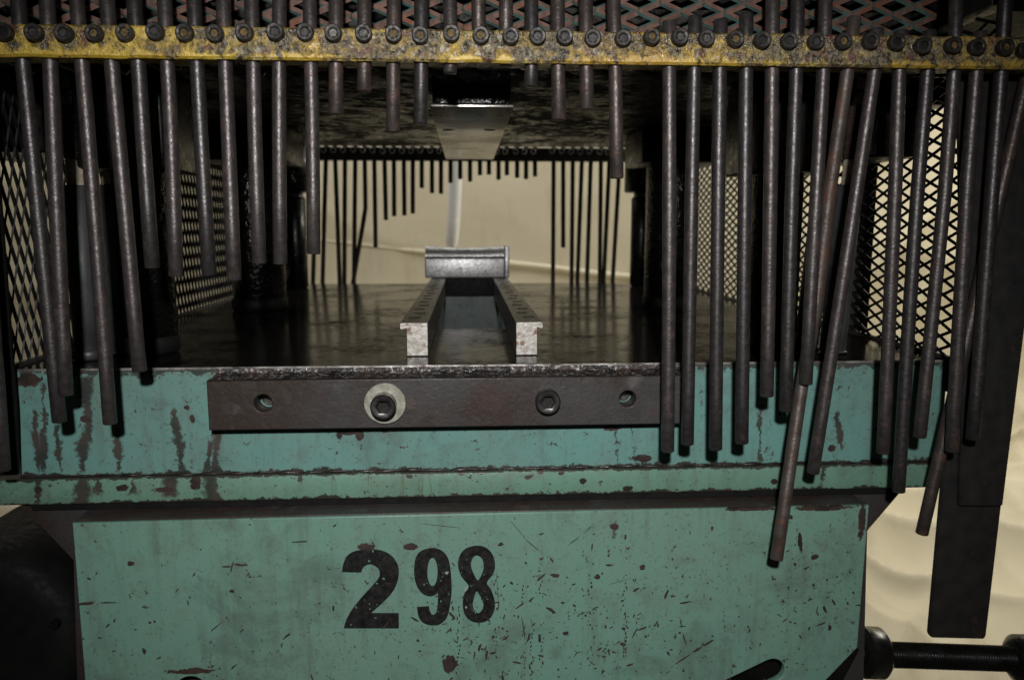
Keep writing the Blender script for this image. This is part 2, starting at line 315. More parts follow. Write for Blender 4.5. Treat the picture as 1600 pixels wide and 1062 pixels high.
def plate(name, outline, holes, y0, y1, mat, parent=None, bev=0.0006):
    cu = bpy.data.curves.new(name, 'CURVE'); cu.dimensions = '2D'; cu.fill_mode = 'BOTH'
    for loop in [outline]+holes:
        sp = cu.splines.new('POLY'); sp.points.add(len(loop)-1); sp.use_cyclic_u = True
        for i, (x, z) in enumerate(loop): sp.points[i].co = (x, z, 0, 1)
    cu.extrude = (y1-y0)/2-bev; cu.bevel_depth = bev; cu.bevel_resolution = 1; cu.offset = -bev
    ob = bpy.data.objects.new(name+'_curve', cu); COL.objects.link(ob)
    me = bpy.data.meshes.new_from_object(ob.evaluated_get(bpy.context.evaluated_depsgraph_get()))
    bpy.data.objects.remove(ob); bpy.data.curves.remove(cu)
    me.name = name; yc = (y0+y1)/2
    me.transform(Matrix(((1, 0, 0, 0), (0, 0, -1, yc), (0, 1, 0, 0), (0, 0, 0, 1))))
    me.materials.clear(); me.materials.append(M[mat] if isinstance(mat, str) else mat); me.update()
    return link(name, me, parent)
def circ(cx, cz, r, n=32, rz=None): return [(cx+r*math.cos(2*math.pi*k/n), cz+(rz or r)*math.sin(2*math.pi*k/n)) for k in range(n)]
def smooth_loop(pts, per=6, sharp=()):
    """closed Catmull-Rom through pts; indices in sharp stay corners"""
    n = len(pts); out = []
    for i in range(n):
        p0, p1, p2, p3 = pts[i-1], pts[i], pts[(i+1) % n], pts[(i+2) % n]
        if i in sharp: p0 = p1
        if (i+1) % n in sharp: p3 = p2
        if i in sharp and (i+1) % n in sharp: out.append(p1); continue
        for k in range(per):
            t = k/per
            out.append(tuple(0.5*(2*p1[j]+(p2[j]-p0[j])*t+(2*p0[j]-5*p1[j]+4*p2[j]-p3[j])*t*t+(3*p1[j]-p0[j]-3*p2[j]+p3[j])*t**3) for j in (0, 1)))
    return out
def xz(px, py, Y): p = P(px, py, Y); return (p.x, p.z)

# ------------------------------------------------------------------ fixed heights and depths of the press
YB = 0.065                       # front face of the bed
ZB = P(730, 570, YB).z           # bed top
ZR = 1.42                        # underside of the ram
XL, XR = P(20, 600, YB).x, P(1475, 640, YB).x
YE = 1.30                        # rear edge of the bed
ZSEAM = P(700, 734, YB).z        # seam between bed and lip
ZLIP = P(700, 773, YB).z         # lip underside
YP = 0.030                       # pedestal front panel
ZLEDGE = P(700, 803, YP).z

# ------------------------------------------------------------------ setting: floor and canvas sweep
def floor_mat():
    t = NT('concrete_floor'); n = t.noise(3, 6, 0.65); t.bump(t.noise(60, 4), 0.2, 0.002)
    return t.out(t.mix(n, (0.16, 0.145, 0.12), (0.26, 0.24, 0.20)), 0.7)
fl = link('floor', mesh('floor', [(-6, -3, 0), (6, -3, 0), (6, 6, 0), (-6, 6, 0)], [(0, 1, 2, 3)], floor_mat())); tag(fl, kind='structure')
def canvas():
    t = NT('cream_canvas'); n = t.noise(1.6, 5, 0.6); w = t.noise(900, 2); st = t.noise(5, 5, 0.65, t.vec(1.6, 1, 0.5))
    c = t.mix(n, (0.66, 0.60, 0.45), (0.71, 0.66, 0.53)); c = t.mix(t.ma('MULTIPLY', t.step(st, 0.54, 0.72), 0.35), c, (0.50, 0.42, 0.27))
    t.bump(t.ma('MULTIPLY_ADD', w, 0.12, t.noise(6, 5, 0.55)), 0.35, 0.015); return t.out(c, 0.85, 0.0, 0.2)
M['canvas'] = canvas()
NX, NV = 420, 300
vs, fs = [], []
prof = []
YW, RC = 3.0, 0.35
Lw, Lc, Lf = 2.6-RC, RC*math.pi/2, YW-RC-0.5
for j in range(NV+1):
    s = (Lw+Lc+Lf)*j/NV
    if s < Lw: prof.append((YW, 2.6-s, (0, -1, 0)))
    elif s < Lw+Lc:
        a = (s-Lw)/RC; prof.append((YW-RC+RC*math.cos(a), RC-RC*math.sin(a), (0, -math.cos(a), math.sin(a))))
    else: prof.append((YW-RC-(s-Lw-Lc), 0.0, (0, 0, 1)))
for j, (y, z, nn) in enumerate(prof):
    s = (Lw+Lc+Lf)*j/NV
    for i in range(NX+1):
        x = -3.6+7.2*i/NX
        calm = 0.12+0.88*min(1, max(0, (abs(x-0.1)-0.9)/0.6)); calm = max(calm, min(1, max(0, (0.75-z)/0.3)))*(1.0+0.9*min(1, max(0, (1.0-z)/0.5)))
        a1, b1 = 0.80*x+0.60*s, -0.60*x+0.80*s; a2, b2 = 0.45*x-0.89*s, 0.89*x+0.45*s
        f1 = mnoise.noise(Vector((a1*0.9, b1*0.35, 3.1))); f2 = 1-abs(mnoise.noise(Vector((a2*1.5+0.3*f1, b2*0.45, 7.7)))); f3 = 1-abs(mnoise.noise(Vector((a1*2.4, b1*0.7, 1.3))))
        d = 0.045+calm*(0.090*f1+0.110*f2**4*max(0.15, f1+0.5)+0.035*f3**5)+0.0025*mnoise.noise(Vector((x*6, s*6, 0)))
        low = min(1, max(0, (0.5-z)/0.4)); g1 = 1-abs(mnoise.noise(Vector((a2*2.0+0.6*f1, b2*0.40, 2.2)))); g2 = mnoise.noise(Vector((a1*4.5, b1*2.0+0.8*f1, 5.5)))
        g3 = 1-abs(mnoise.noise(Vector((a1*3.6+0.4*g1, b1*0.7, 9.1))))
        g4 = 1-abs(mnoise.noise(Vector((b1*3.3+0.9*g2, a1*1.3, 4.4))))
        d += low*(0.13*g1**4+0.018*g2+0.045*g3**5+0.060*g4**6*max(0, f1+0.45))
        vs.append((x, y+nn[1]*d, z+nn[2]*max(0.01, d)))
for j in range(NV):
    for i in range(NX): a = j*(NX+1)+i; fs.append((a, a+1, a+NX+2, a+NX+1))
cl = empty('drop_cloth', (0, YW, 0), 'cream canvas drop cloth hung behind the press and trailing onto the floor', 'drop cloth')
link('cloth', mesh('cloth', vs, fs, M['canvas'], True), cl)
hem = []
for k in range(41):
    px = 380+640*k/40; py = 361.5+(px-380)*0.1135+(3 if px > 700 else 0)*min(1, (px-700)/100 if px > 700 else 0)
    p = P(px, py, YW-0.050); hem.append(p+Vector((0, 0, 0.0015*math.sin(k*0.7))))
def ribbon(name, pts, w, th, mat, parent):
    vs, fs = [], []; n = len(pts); prof2 = [(-0.5, 0.3), (-0.35, -0.7), (0, -1), (0.35, -0.7), (0.5, 0.3)]
    for p in pts:
        for a, b in prof2: vs.append((p.x, p.y+b*th, p.z+a*w))
    for i in range(n-1):
        for k in range(4): a = i*5+k; fs.append((a, a+1, a+6, a+5))
    return link(name, mesh(name, vs, fs, M[mat], True), parent)
ribbon('hem', hem, 0.032, 0.012, 'canvas', cl)

# ------------------------------------------------------------------ the press: bed, lip, pedestal, columns
press = empty('press', (0, 0.5, 0), 'teal painted press with oily bed and chipped front panel numbered 298', 'press')
bed_drips = [(52, 640, 735, 5, 12), (67, 600, 735, 6, 4), (88, 665, 735, 5, 8), (135, 590, 690, 10, 1), (129, 675, 736, 11, -2), (181, 672, 736, 7, 2),
             (273, 640, 720, 6, 9), (281, 690, 735, 8, 3), (341, 668, 736, 12, -3), (988, 664, 722, 7, 3), (962, 672, 722, 6, 2), (1310, 645, 700, 5, 3), (1190, 632, 720, 5, -4), (330, 690, 736, 9, -6)]
bed_spots = [(300, 655, 4, 7, 0), (292, 637, 4, 4, 0), (530, 683, 6, 12, 0), (562, 681, 7, 9, 0), (600, 673, 6, 4, 0), (958, 668, 18, 5, 0), (1000, 716, 22, 6, 0),
             (108, 582, 20, 10, 0), (45, 594, 20, 12, 0), (133, 655, 8, 6, 0), (1300, 700, 7, 6, 0), (545, 676, 12, 4, 0)]
M['teal_bed'] = teal('teal_bed_paint', YB, bed_drips, bed_spots, (0.128, 0.286, 0.258), (0.130, 0.246, 0.214),
                     [(ZB, 0.0060, 0.85), (ZSEAM, 0.0030, 0.95)], 0.615)
lip_drips = [(130, 740, 788, 13, -4), (150, 742, 770, 8, 2), (60, 742, 786, 10, -2), (330, 738, 785, 22, 3), (262, 742, 775, 14, 2), (210, 744, 770, 10, 0), (1285, 725, 768, 5, 0), (470, 740, 752, 6, 0)]
lip_spots = [(305, 752, 10, 12, 0.4), (255, 765, 16, 5, 0), (190, 762, 10, 6, 0), (60, 765, 7, 8, 0), (826, 745, 9, 4, 0.3), (877, 738, 6, 4, 0.6), (911, 751, 7, 5, -0.5), (720, 739, 6, 4, 0), (845, 735, 5, 5, 0),
             (980, 764, 10, 5, 0), (1210, 752, 5, 5, 0), (640, 744, 5, 4, 0)]
M['teal_lip'] = teal('teal_lip_paint', YB-0.007, lip_drips, lip_spots, (0.140, 0.282, 0.208), (0.134, 0.250, 0.182),
                     [(ZSEAM, 0.0018, 0.9), (ZLIP, 0.0028, 0.95)], 0.605, (500, 700))
pan_spots = [(703, 1036, 11, 15, 0), (575, 853, 15, 6, 0), (640, 854, 10, 5, 0), (297, 1048, 40, 5, 0), (960, 822, 7, 5, 0), (1180, 794, 45, 4, 0.01), (1290, 793, 50, 5, 0.01), (1225, 803, 14, 5, -0.5), (1346, 815, 6, 30, 0), (1250, 845, 4, 16, 0.2), (1272, 870, 9, 5, 0.5)]
M['teal_panel'] = teal('teal_panel_paint', YP, [(960, 815, 840, 3, -2)], pan_spots, (0.146, 0.288, 0.226), (0.152, 0.272, 0.214),
                       [], 0.625)
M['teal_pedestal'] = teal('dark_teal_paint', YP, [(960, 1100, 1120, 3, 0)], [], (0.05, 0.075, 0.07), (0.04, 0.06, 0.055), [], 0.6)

# bed block with the rectangular chute opening between the rails
hx0, hx1 = P(668, 515, 0.30).x, P(806, 515, 0.30).x
def on_bed(px, py):                      # point of the bed top seen at a pixel
    d = FWD+RGT*((px-800)/F)+UPV*((531-py)/F); return CAM+d*((ZB-CAM.z)/d.z)
hy0 = on_bed(735, 514).y; hy1 = 0.90
hx0, hx1 = on_bed(678, 514).x, on_bed(800, 514).x
def bed():
    xs = [XL, hx0, hx1, XR]; ys = [YB, hy0, hy1, YE]; zb = ZSEAM
    V = {}; vs = []; fs = []; mi = []
    def v(x, y, z):
        k = (round(x, 6), round(y, 6), round(z, 6))
        if k not in V: V[k] = len(vs); vs.append((x, y, z))
        return V[k]
    for i in range(3):
        for j in range(3):
            if i == 1 and j == 1: continue
            fs.append((v(xs[i], ys[j], ZB), v(xs[i+1], ys[j], ZB), v(xs[i+1], ys[j+1], ZB), v(xs[i], ys[j+1], ZB))); mi.append(0)
    for i in range(3):
        fs.append((v(xs[i], YB, zb), v(xs[i+1], YB, zb), v(xs[i+1], YB, ZB), v(xs[i], YB, ZB))); mi.append(1)
        fs.append((v(xs[i], YE, zb), v(xs[i], YE, ZB), v(xs[i+1], YE, ZB), v(xs[i+1], YE, zb))); mi.append(0)
    for j in range(3):
        fs.append((v(XL, ys[j], zb), v(XL, ys[j], ZB), v(XL, ys[j+1], ZB), v(XL, ys[j+1], zb))); mi.append(1)
        fs.append((v(XR, ys[j], zb), v(XR, ys[j+1], zb), v(XR, ys[j+1], ZB), v(XR, ys[j], ZB))); mi.append(1)
    z2 = ZB-0.26
    for (a, b) in (((hx0, hy0), (hx0, hy1)), ((hx1, hy1), (hx1, hy0)), ((hx1, hy0), (hx0, hy0))):
        fs.append((v(a[0], a[1], ZB), v(b[0], b[1], ZB), v(b[0], b[1], z2), v(a[0], a[1], z2))); mi.append(0)
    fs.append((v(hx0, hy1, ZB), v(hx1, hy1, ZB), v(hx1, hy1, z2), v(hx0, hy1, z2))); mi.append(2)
    fs.append((v(hx0, hy0, z2), v(hx1, hy0, z2), v(hx1, hy1, z2), v(hx0, hy1, z2))); mi.append(0)
    me = mesh('bed', vs, fs, [M['bedtop'], M['teal_bed'], M['teal_pedestal'], M['edge']], False, mi)
    bm = bmesh.new(); bm.from_mesh(me); bmesh.ops.recalc_face_normals(bm, faces=bm.faces)
    es = [e for e in bm.edges if abs(e.verts[0].co.z-ZB) < 1e-6 and abs(e.verts[1].co.z-ZB) < 1e-6 and abs(e.verts[0].co.y-YB) < 1e-6 and abs(e.verts[1].co.y-YB) < 1e-6]
    bmesh.ops.bevel(bm, geom=es, offset=0.0020, segments=2, affect='EDGES', material=3); bm.to_mesh(me); bm.free(); return me
link('bed', bed(), press)
box('bed_lip', (-0.58, YB-0.007, ZLIP), (XR-0.001, YE, ZSEAM-0.0004), 'teal_lip', press, 0.002)
def bead(name, x0, x1, y, z, r, amp, mat, parent, n=260, seg=8, sc=70):
    vs, fs = [], []
    for i in range(n+1):
        x = x0+(x1-x0)*i/n
        rr = r*(0.65+0.35*math.sin(i*0.9))*(1+amp*mnoise.noise(Vector((x*sc, 0, z*50))))
        dz = r*0.5*mnoise.noise(Vector((x*25, 3, 0)))
        for k in range(seg):
            a = 2*math.pi*k/seg; q = 1+0.5*amp*mnoise.noise(Vector((x*sc*2, a, 5)))
            vs.append((x, y+rr*q*math.cos(a), z+dz+rr*q*math.sin(a)))
    for i in range(n):
        for k in range(seg): fs.append((i*seg+k, i*seg+(k+1) % seg, (i+1)*seg+(k+1) % seg, (i+1)*seg+k))
    return link(name, mesh(name, vs, fs, M[mat], True), parent)
bead('weld_bead', XL, XR-0.003, YB-0.0015, ZSEAM+0.001, 0.0020, 0.7, 'weld', press)

# pedestal: wide gusset plate behind, thick front panel before it
gp = [xz(32, 792, 0.062), xz(1412, 766, 0.062), xz(1357, 830, 0.062), xz(1350, 1100, 0.062), xz(120, 1100, 0.062), xz(113, 876, 0.062)]
prism('gusset_plate', gp, 0.064, 0.092, 'plate_brown', press)
out = [xz(113, 819, YP), xz(1358, 790, YP), xz(1340, 1011, YP), xz(1262, 1092, YP), (xz(1262, 1092, YP)[0], 0.45), (xz(131, 1062, YP)[0], 0.45)]
out[0] = (out[0][0], ZLEDGE-0.0008); out[1] = (out[1][0], ZLEDGE+0.0008)
def slot(px0, py0, px1, py1, r, n=10):
    a, b = Vector(xz(px0, py0, YP)), Vector(xz(px1, py1, YP)); d = (b-a).normalized(); ang = math.atan2(d.y, d.x); rr = r*0.00066
    return [(b.x+rr*math.cos(ang-math.pi/2+math.pi*k/n), b.y+rr*math.sin(ang-math.pi/2+math.pi*k/n)) for k in range(n+1)] + \
           [(a.x+rr*math.cos(ang+math.pi/2+math.pi*k/n), a.y+rr*math.sin(ang+math.pi/2+math.pi*k/n)) for k in range(n+1)]
holes = [slot(1090, 1103, 1207, 1047, 21), circ(*xz(298, 1072, YP), 0.0145, 28, 0.0115)]
panel = plate('front_panel', out, holes, YP, YP+0.010, 'teal_panel', press, 0.0012)
box('ledge', (out[0][0]+0.002, YP+0.0032, ZLEDGE-0.020), (out[1][0]-0.002, 0.30, ZLEDGE+0.0014), 'plate_brown', press, 0.0008)
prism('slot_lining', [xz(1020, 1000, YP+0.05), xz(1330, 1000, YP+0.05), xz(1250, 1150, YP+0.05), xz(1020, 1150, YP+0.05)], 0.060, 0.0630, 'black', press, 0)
box('gap_shade', (gp[0][0]+0.012, 0.0605, ZLEDGE+0.0022), (gp[1][0]-0.012, 0.0638, ZLIP-0.0003), 'black_flat', press, 0)  # black strip standing in for the deep shade under the lip
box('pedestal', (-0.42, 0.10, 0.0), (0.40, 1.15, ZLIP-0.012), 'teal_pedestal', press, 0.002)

# painted number
ZS = 3.765
def zp(l): return [xz(450+x/ZS, 780+y/ZS, YP) for x, y in l]
two = [(318,425),(326,375),(352,326),(402,300),(472,291),(545,297),(606,326),(644,378),(652,430),(641,490),(612,545),(562,600),(488,666),(652,666),(652,755),(328,755),(345,700),(382,638),(432,575),(490,512),(526,470),(540,438),(531,405),(507,386),(480,379),(452,390),(437,408),(432,427)]
nine = [(850,283),(905,300),(942,345),(957,420),(963,520),(955,610),(935,690),(895,730),(850,738),(800,725),(770,690),(758,630),(829,625),(835,655),(850,676),(870,665),(880,620),(882,545),(865,560),(830,567),(790,550),(760,510),(745,460),(742,400),(752,340),(785,300)]
eight = [(1110,270),(1165,282),(1205,325),(1218,385),(1207,435),(1170,487),(1195,530),(1217,600),(1208,665),(1175,708),(1122,722),(1070,708),(1036,665),(1028,600),(1040,545),(1063,507),(1020,450),(1000,385),(1012,325),(1050,285)]
e1 = [(1110,327),(1140,345),(1152,390),(1142,432),(1118,474),(1094,438),(1077,390),(1085,345)]
e2 = [(1110,538),(1138,580),(1150,620),(1140,650),(1118,667),(1096,650),(1087,615),(1095,575)]
nh = [(850+30*math.cos(a*math.pi/12), 424+84*math.sin(a*math.pi/12)) for a in range(24)]
DY0, DY1 = YP-0.0007, YP+0.0007
plate('digit', zp(smooth_loop(two, 5, (0, 12, 13, 14, 15, 27))), [], DY0, DY1, 'digit', panel, 0.00005)['label'] = 'broad black digit 2'
plate('digit', zp(smooth_loop(nine, 5, (11, 12, 17))), [zp(nh)], DY0, DY1, 'digit', panel, 0.00005)['label'] = 'narrow black digit 9'
plate('digit', zp(smooth_loop(eight, 5)), [zp(smooth_loop(e1, 4)), zp(smooth_loop(e2, 4))], DY0, DY1, 'digit', panel, 0.00005)['label'] = 'narrow black digit 8'

# chips and scratches in the panel paint, as flat irregular flecks
def flecks(name, items, Y, mat, parent):
    """items: (px, py, half length px, half width px, angle)"""
    vs, fs = [], []
    for i, (px, py, a, b, ang) in enumerate(items):
        c = P(px, py, Y); n = 7; st = len(vs); k = 0.00064
        for q in range(n):
            w = 2*math.pi*q/n+random.uniform(-0.3, 0.3); r = random.uniform(0.55, 1.25)
            u, v = a*k*r*math.cos(w), b*k*r*math.sin(w)
            vs.append((c.x+u*math.cos(ang)-v*math.sin(ang), Y-0.00002*(i % 17), c.z+u*math.sin(ang)+v*math.cos(ang)))
        fs.append(tuple(range(st, st+n))[::-1])
    o = link(name, mesh(name, vs, fs, M[mat]), parent); o['kind'] = 'stuff'; return o
it = []
def rnd_pt():
    while True:
        r = random.random()
        if r < 0.35: x, y = random.gauss(940, 110), random.gauss(985, 60)
        elif r < 0.60: x, y = random.gauss(760, 70), random.gauss(990, 55)
        elif r < 0.72: x, y = random.gauss(1260, 60), random.gauss(960, 70)
        else: x, y = random.uniform(125, 1345), random.uniform(815, 1075)
        if 125 < x < 1345 and 818 < y < 1085 and not (x > 1290 and y > 1000): return x, y
for k in range(640):
    x, y = rnd_pt(); s = random.choice((0.8, 1.0, 1.3, 1.8, 2.8)) * random.uniform(0.7, 1.1)
    ang = random.choice((math.pi/2, math.pi/2, 0.1, 0.7, -0.8))+random.gauss(0, 0.25); e = random.choice((1.0, 1.6, 2.6, 4.0))
    it.append((x, y, s*e*0.9, s*0.75, ang))
for k in range(30):                                     # vertical runs of dashes
    x, y0 = random.choice((775, 818, 830, 845, 921, 946, 976, 716)), random.uniform(890, 1040)
    for q in range(5): it.append((x+random.gauss(0, 2), y0+q*6, random.uniform(1.5, 4), random.uniform(0.7, 1.6), math.pi/2+random.gauss(0, 0.3)))
for (x0, y0, x1, y1, w) in ((1052, 1039, 1082, 1019, 1.4), (1080, 1020, 1098, 1009, 2.2), (1096, 1010, 1115, 998, 2.4), (1062, 962, 1066, 985, 1.0), (1065, 984, 1073, 1008, 1.2), (798, 813, 820, 840, 0.6), (819, 839, 846, 864, 0.7),
                           (887, 851, 908, 836, 0.7), (907, 837, 930, 816, 0.6), (815, 960, 821, 1004, 1.0), (125, 943, 150, 941, 2.6), (150, 941, 185, 941, 1.2), (447, 847, 485, 845, 1.4), (660, 817, 720, 825, 0.5),
                           (345, 884, 361, 885, 2.0), (300, 900, 306, 894, 1.4), (775, 880, 780, 960, 0.5), (952, 912, 985, 903, 0.4), (330, 985, 348, 970, 1.2), (372, 990, 382, 980, 1.5), (360, 1045, 372, 1035, 1.6), (1045, 1014, 1053, 1014, 1.6),
                           (1286, 944, 1292, 960, 2.6), (1278, 945, 1275, 960, 1.2), (1335, 944, 1350, 945, 1.2)):
    it.append(((x0+x1)/2, (y0+y1)/2, math.hypot(x1-x0, y1-y0)/2*1.05, w, -math.atan2(y1-y0, x1-x0)))
for (x, y, a, b) in ((866, 898, 8, 5), (933, 901, 5, 5), (974, 981, 5, 3.5), (973, 1005, 5, 3), (884, 988, 6, 4), (951, 882, 7, 2), (225, 1016, 4, 6), (362, 923, 4, 3), (234, 972, 3, 3), (1004, 885, 5, 6), (640, 853, 10, 5), (782, 850, 5, 4), (777, 945, 5, 8),
                     (575, 855, 14, 8), (566, 853, 8, 7), (1113, 825, 3, 4), (1297, 980, 4, 6), (1242, 973, 3, 2), (205, 880, 6, 4), (750, 1010, 3, 9), (653, 1000, 4, 3), (737, 952, 3, 3), (700, 1040, 9, 13), (705, 1028, 7, 7)):
    it.append((x, y, a, b, random.uniform(-0.2, 0.2)))
flecks('paint_chips', it, YP-0.0008, 'chip', panel)
it = []
for k in range(70):
    x, y = random.choice(((random.gauss(690, 14), random.gauss(910, 30)), (random.gauss(745, 16), random.gauss(915, 45)), (random.gauss(580, 22), random.gauss(930, 40))))
    s = random.uniform(0.5, 1.5); it.append((x, y, s*random.choice((1, 1.8)), s, random.uniform(0, 3)))
flecks('number_wear', it, YP-0.0013, 'teal_fleck', panel)
flecks('paint_scuffs', [(random.gauss(1060, 70), random.gauss(860, 40), random.uniform(0.6, 2.2), random.uniform(0.5, 1.3), random.uniform(0, 3)) for k in range(26)] + [(727, 920, 3, 7, -0.5), (776, 945, 3, 4, 0), (728, 948, 2, 3, 0), (698, 894, 3, 3, 0)], YP-0.0017, 'pale_fleck', panel)

# clamp bar across the bed front
YC = YB-0.026
zc0, zc1 = P(700, 667, YC).z, P(700, 591, YC).z
hL, hR = xz(411, 630, YC), xz(981, 623, YC)
bx0, bx1 = P(324, 630, YC).x, P(1072, 620, YC).x
cb = plate('clamp_bar', [(bx0, zc0), (bx1, zc0), (bx1, zc1), (bx0, zc1)], [circ(*hL, 0.0092, 28), circ(*hR, 0.0088, 28)], YC, YB-0.0004, 'plate_brown', press, 0.0011)
for h in (hL, hR):
    tube('bolt_hole', [(h[0], YB-0.0012, h[1]), (h[0], YB-0.0004, h[1])], 0.0078, 'socket_grey', cb, 20)
b1, b2 = P(601, 630, YC), P(855, 625, YC)
wsh = plate('washer', circ(P(602, 629, YC).x, P(602, 629, YC).z, 0.0215, 40), [circ(b1.x, b1.z, 0.008, 20)], YC-0.0042, YC-0.0002, 'washer', cb, 0.0005)
bolt = screw_mesh('bolt', 0.0130, 0.0150, 0.0072, 0.008, 'bolt', 'socket_dark', 36)
link('bolt', bolt, cb, (b1.x, YC-0.004, b1.z)); link('bolt', bolt, cb, (b2.x, YC+0.003, b2.z))
# sludge along the bed edge above the clamp bar
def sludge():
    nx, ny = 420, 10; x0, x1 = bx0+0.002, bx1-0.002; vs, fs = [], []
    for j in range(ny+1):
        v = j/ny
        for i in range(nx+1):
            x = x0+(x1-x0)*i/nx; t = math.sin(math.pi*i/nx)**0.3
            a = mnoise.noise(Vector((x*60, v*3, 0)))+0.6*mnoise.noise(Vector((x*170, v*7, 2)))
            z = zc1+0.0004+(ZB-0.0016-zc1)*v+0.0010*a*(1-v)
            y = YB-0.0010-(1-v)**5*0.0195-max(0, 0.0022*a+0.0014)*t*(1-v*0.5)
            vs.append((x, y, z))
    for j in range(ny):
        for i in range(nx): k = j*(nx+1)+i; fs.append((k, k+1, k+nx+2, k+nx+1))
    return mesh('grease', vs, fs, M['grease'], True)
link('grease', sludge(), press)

# columns, dampers and brackets standing on the bed
def column(x, y, r, z1, collar_r, collar_z):
    c = tube('column', [(x, y, ZB+0.0003), (x, y, ZR+0.05)], r, 'oily', press, 36, 0.001)
    tube('base_ring', [(x, y, ZB+0.0006), (x, y, ZB+0.022)], r*1.05, 'black_flat', c, 36, 0.003)
    return c
for sx in (-1, 1):
    column(sx*0.372, 0.170, 0.030, ZR, 0, 0); column(sx*0.372, 0.66, 0.046, ZR, 0, 0)
for px in (464, 1001):                                     # rear guide posts
    p = P(px, 430, 1.18); c = tube('guide_post', [(p.x, 1.18, ZB+0.0003), (p.x, 1.18, P(px, 308, 1.18).z)], 0.027, 'post', press, 32, 0.004)
    tube('neck', [(p.x, 1.18, P(px, 308, 1.18).z-0.002), (p.x, 1.18, P(px, 300, 1.18).z)], 0.022, 'nut', c, 32, 0.003)
    tube('collar', [(p.x, 1.18, P(px, 301, 1.18).z), (p.x, 1.18, ZR+0.03)], 0.045, 'black', c, 32, 0.003)
def damper(px, Y, px_top):
    b = P(px, 520, Y); top = P(px_top, 280, Y); z = lambda y: P(px, y, Y).z
    X = lambda zz: b.x+(top.x-b.x)*(zz-b.z)/(top.z-b.z)
    def seg(name, ya, yb, r, mat, par, cham=0.001):
        za, zb_ = (ZB+0.0005 if ya is None else z(ya)), z(yb)
        return tube(name, [(X(za), Y, za), (X(zb_), Y, zb_)], r, mat, par, 24, cham)
    c = seg('damper', None, 290, 0.0145, 'grey_cyl', press, 0.002)
    seg('base_ring', None, 545, 0.0165, 'grey_cyl', c, 0.002)
    seg('spacer', 290.2, 250, 0.0090, 'cream', c); seg('sleeve', 249.8, 166, 0.0098, 'brown_sleeve', c, 0.0015)
    seg('nut', 165.5, 142, 0.0085, 'nut', c); seg('stud', 141.5, 60, 0.0055, 'nut', c, 0.001)
    for q, ys in enumerate((242, 228, 214, 200, 186)):
        seg('groove_ring', ys, ys-4, 0.0106, 'brown_sleeve', c, 0.0005)
damper(136, 0.125, 118); damper(187, 0.165, 172); damper(1303, 0.125, 1328); damper(1262, 0.18, 1290)

# ------------------------------------------------------------------ ram above, with its bushings
ram = empty('press_ram', (0, 0.5, ZR), 'black oily press ram overhead between the columns', 'press ram')
box('ram_plate', (-0.50, 0.10, ZR), (0.50, 0.95, ZR+0.06), 'ram', ram, 0.002)
box('ram_body', (-0.56, 0.09, ZR+0.0605), (0.80, 0.97, ZR+0.45), 'black_flat', ram, 0.002)
for sx in (-1, 1):
    box('bushing', (sx*0.372-0.048, 0.118, ZR-0.108), (sx*0.372+0.048, 0.225, ZR-0.0005), 'black', ram, 0.004)
    box('bushing', (sx*0.372-0.072, 0.585, ZR-0.060), (sx*0.372+0.072, 0.735, ZR-0.0005), 'black', ram, 0.004)
    # stepped bracket at the outer side
    xa, xb, xc = [P(730+sx*q, 200, 0.20).x for q in (612, 684, 736)]
    if sx < 0: xb = P(-60, 200, 0.20).x; xc = xb-0.05
    box('bracket', (min(xa, xb), 0.16, P(1380, 250, 0.20).z), (max(xa, xb), 0.30, ZR+0.10), 'black', ram, 0.003)
    box('bracket', (min(xb, xc)+sx*0.0005, 0.17, P(1430, 170, 0.20).z), (max(xb, xc), 0.29, ZR+0.10), 'black', ram, 0.003)
    box('cross_bar', (min(sx*0.30, sx*0.56), 0.11, ZR-0.005), (max(sx*0.30, sx*0.56), 0.117, ZR+0.03), 'black', ram, 0.001)
    p = P(730+sx*690, 160, 0.155); tube('bracket_bolt', [(p.x, 0.155, p.z), (p.x, 0.172, p.z)], 0.0075, 'nut', ram, 6)

# upper die under the ram
YD0, YD1 = 0.12, 0.78
ud = empty('upper_die', (0, YD0, ZR), 'bare steel upper die plate under the ram, above the two rails', 'die')
zu = P(735, 168, YD0).z
ux0, ux1 = P(671, 168, YD0).x, P(803, 168, YD0).x
box('die_plate', (ux0, YD0, zu), (ux1, YD1, zu+0.0035), 'die', ud, 0.0008)
box('die_block', (ux0+0.003, YD0+0.004, zu+0.0037), (ux1-0.003, YD1-0.01, ZR-0.0006), 'oily', ud, 0.002)
for px in (700, 765):
    def at_z(px, py, Z):
        d = FWD+RGT*((px-800)/F)+UPV*((531-py)/F); return CAM+d*((Z-CAM.z)/d.z)
    q = at_z(px, 203, zu); tube('bolt_hole', [(q.x, q.y, zu-0.0006), (q.x, q.y, zu+0.0012)], 0.0075, 'socket_dark', ud, 20)

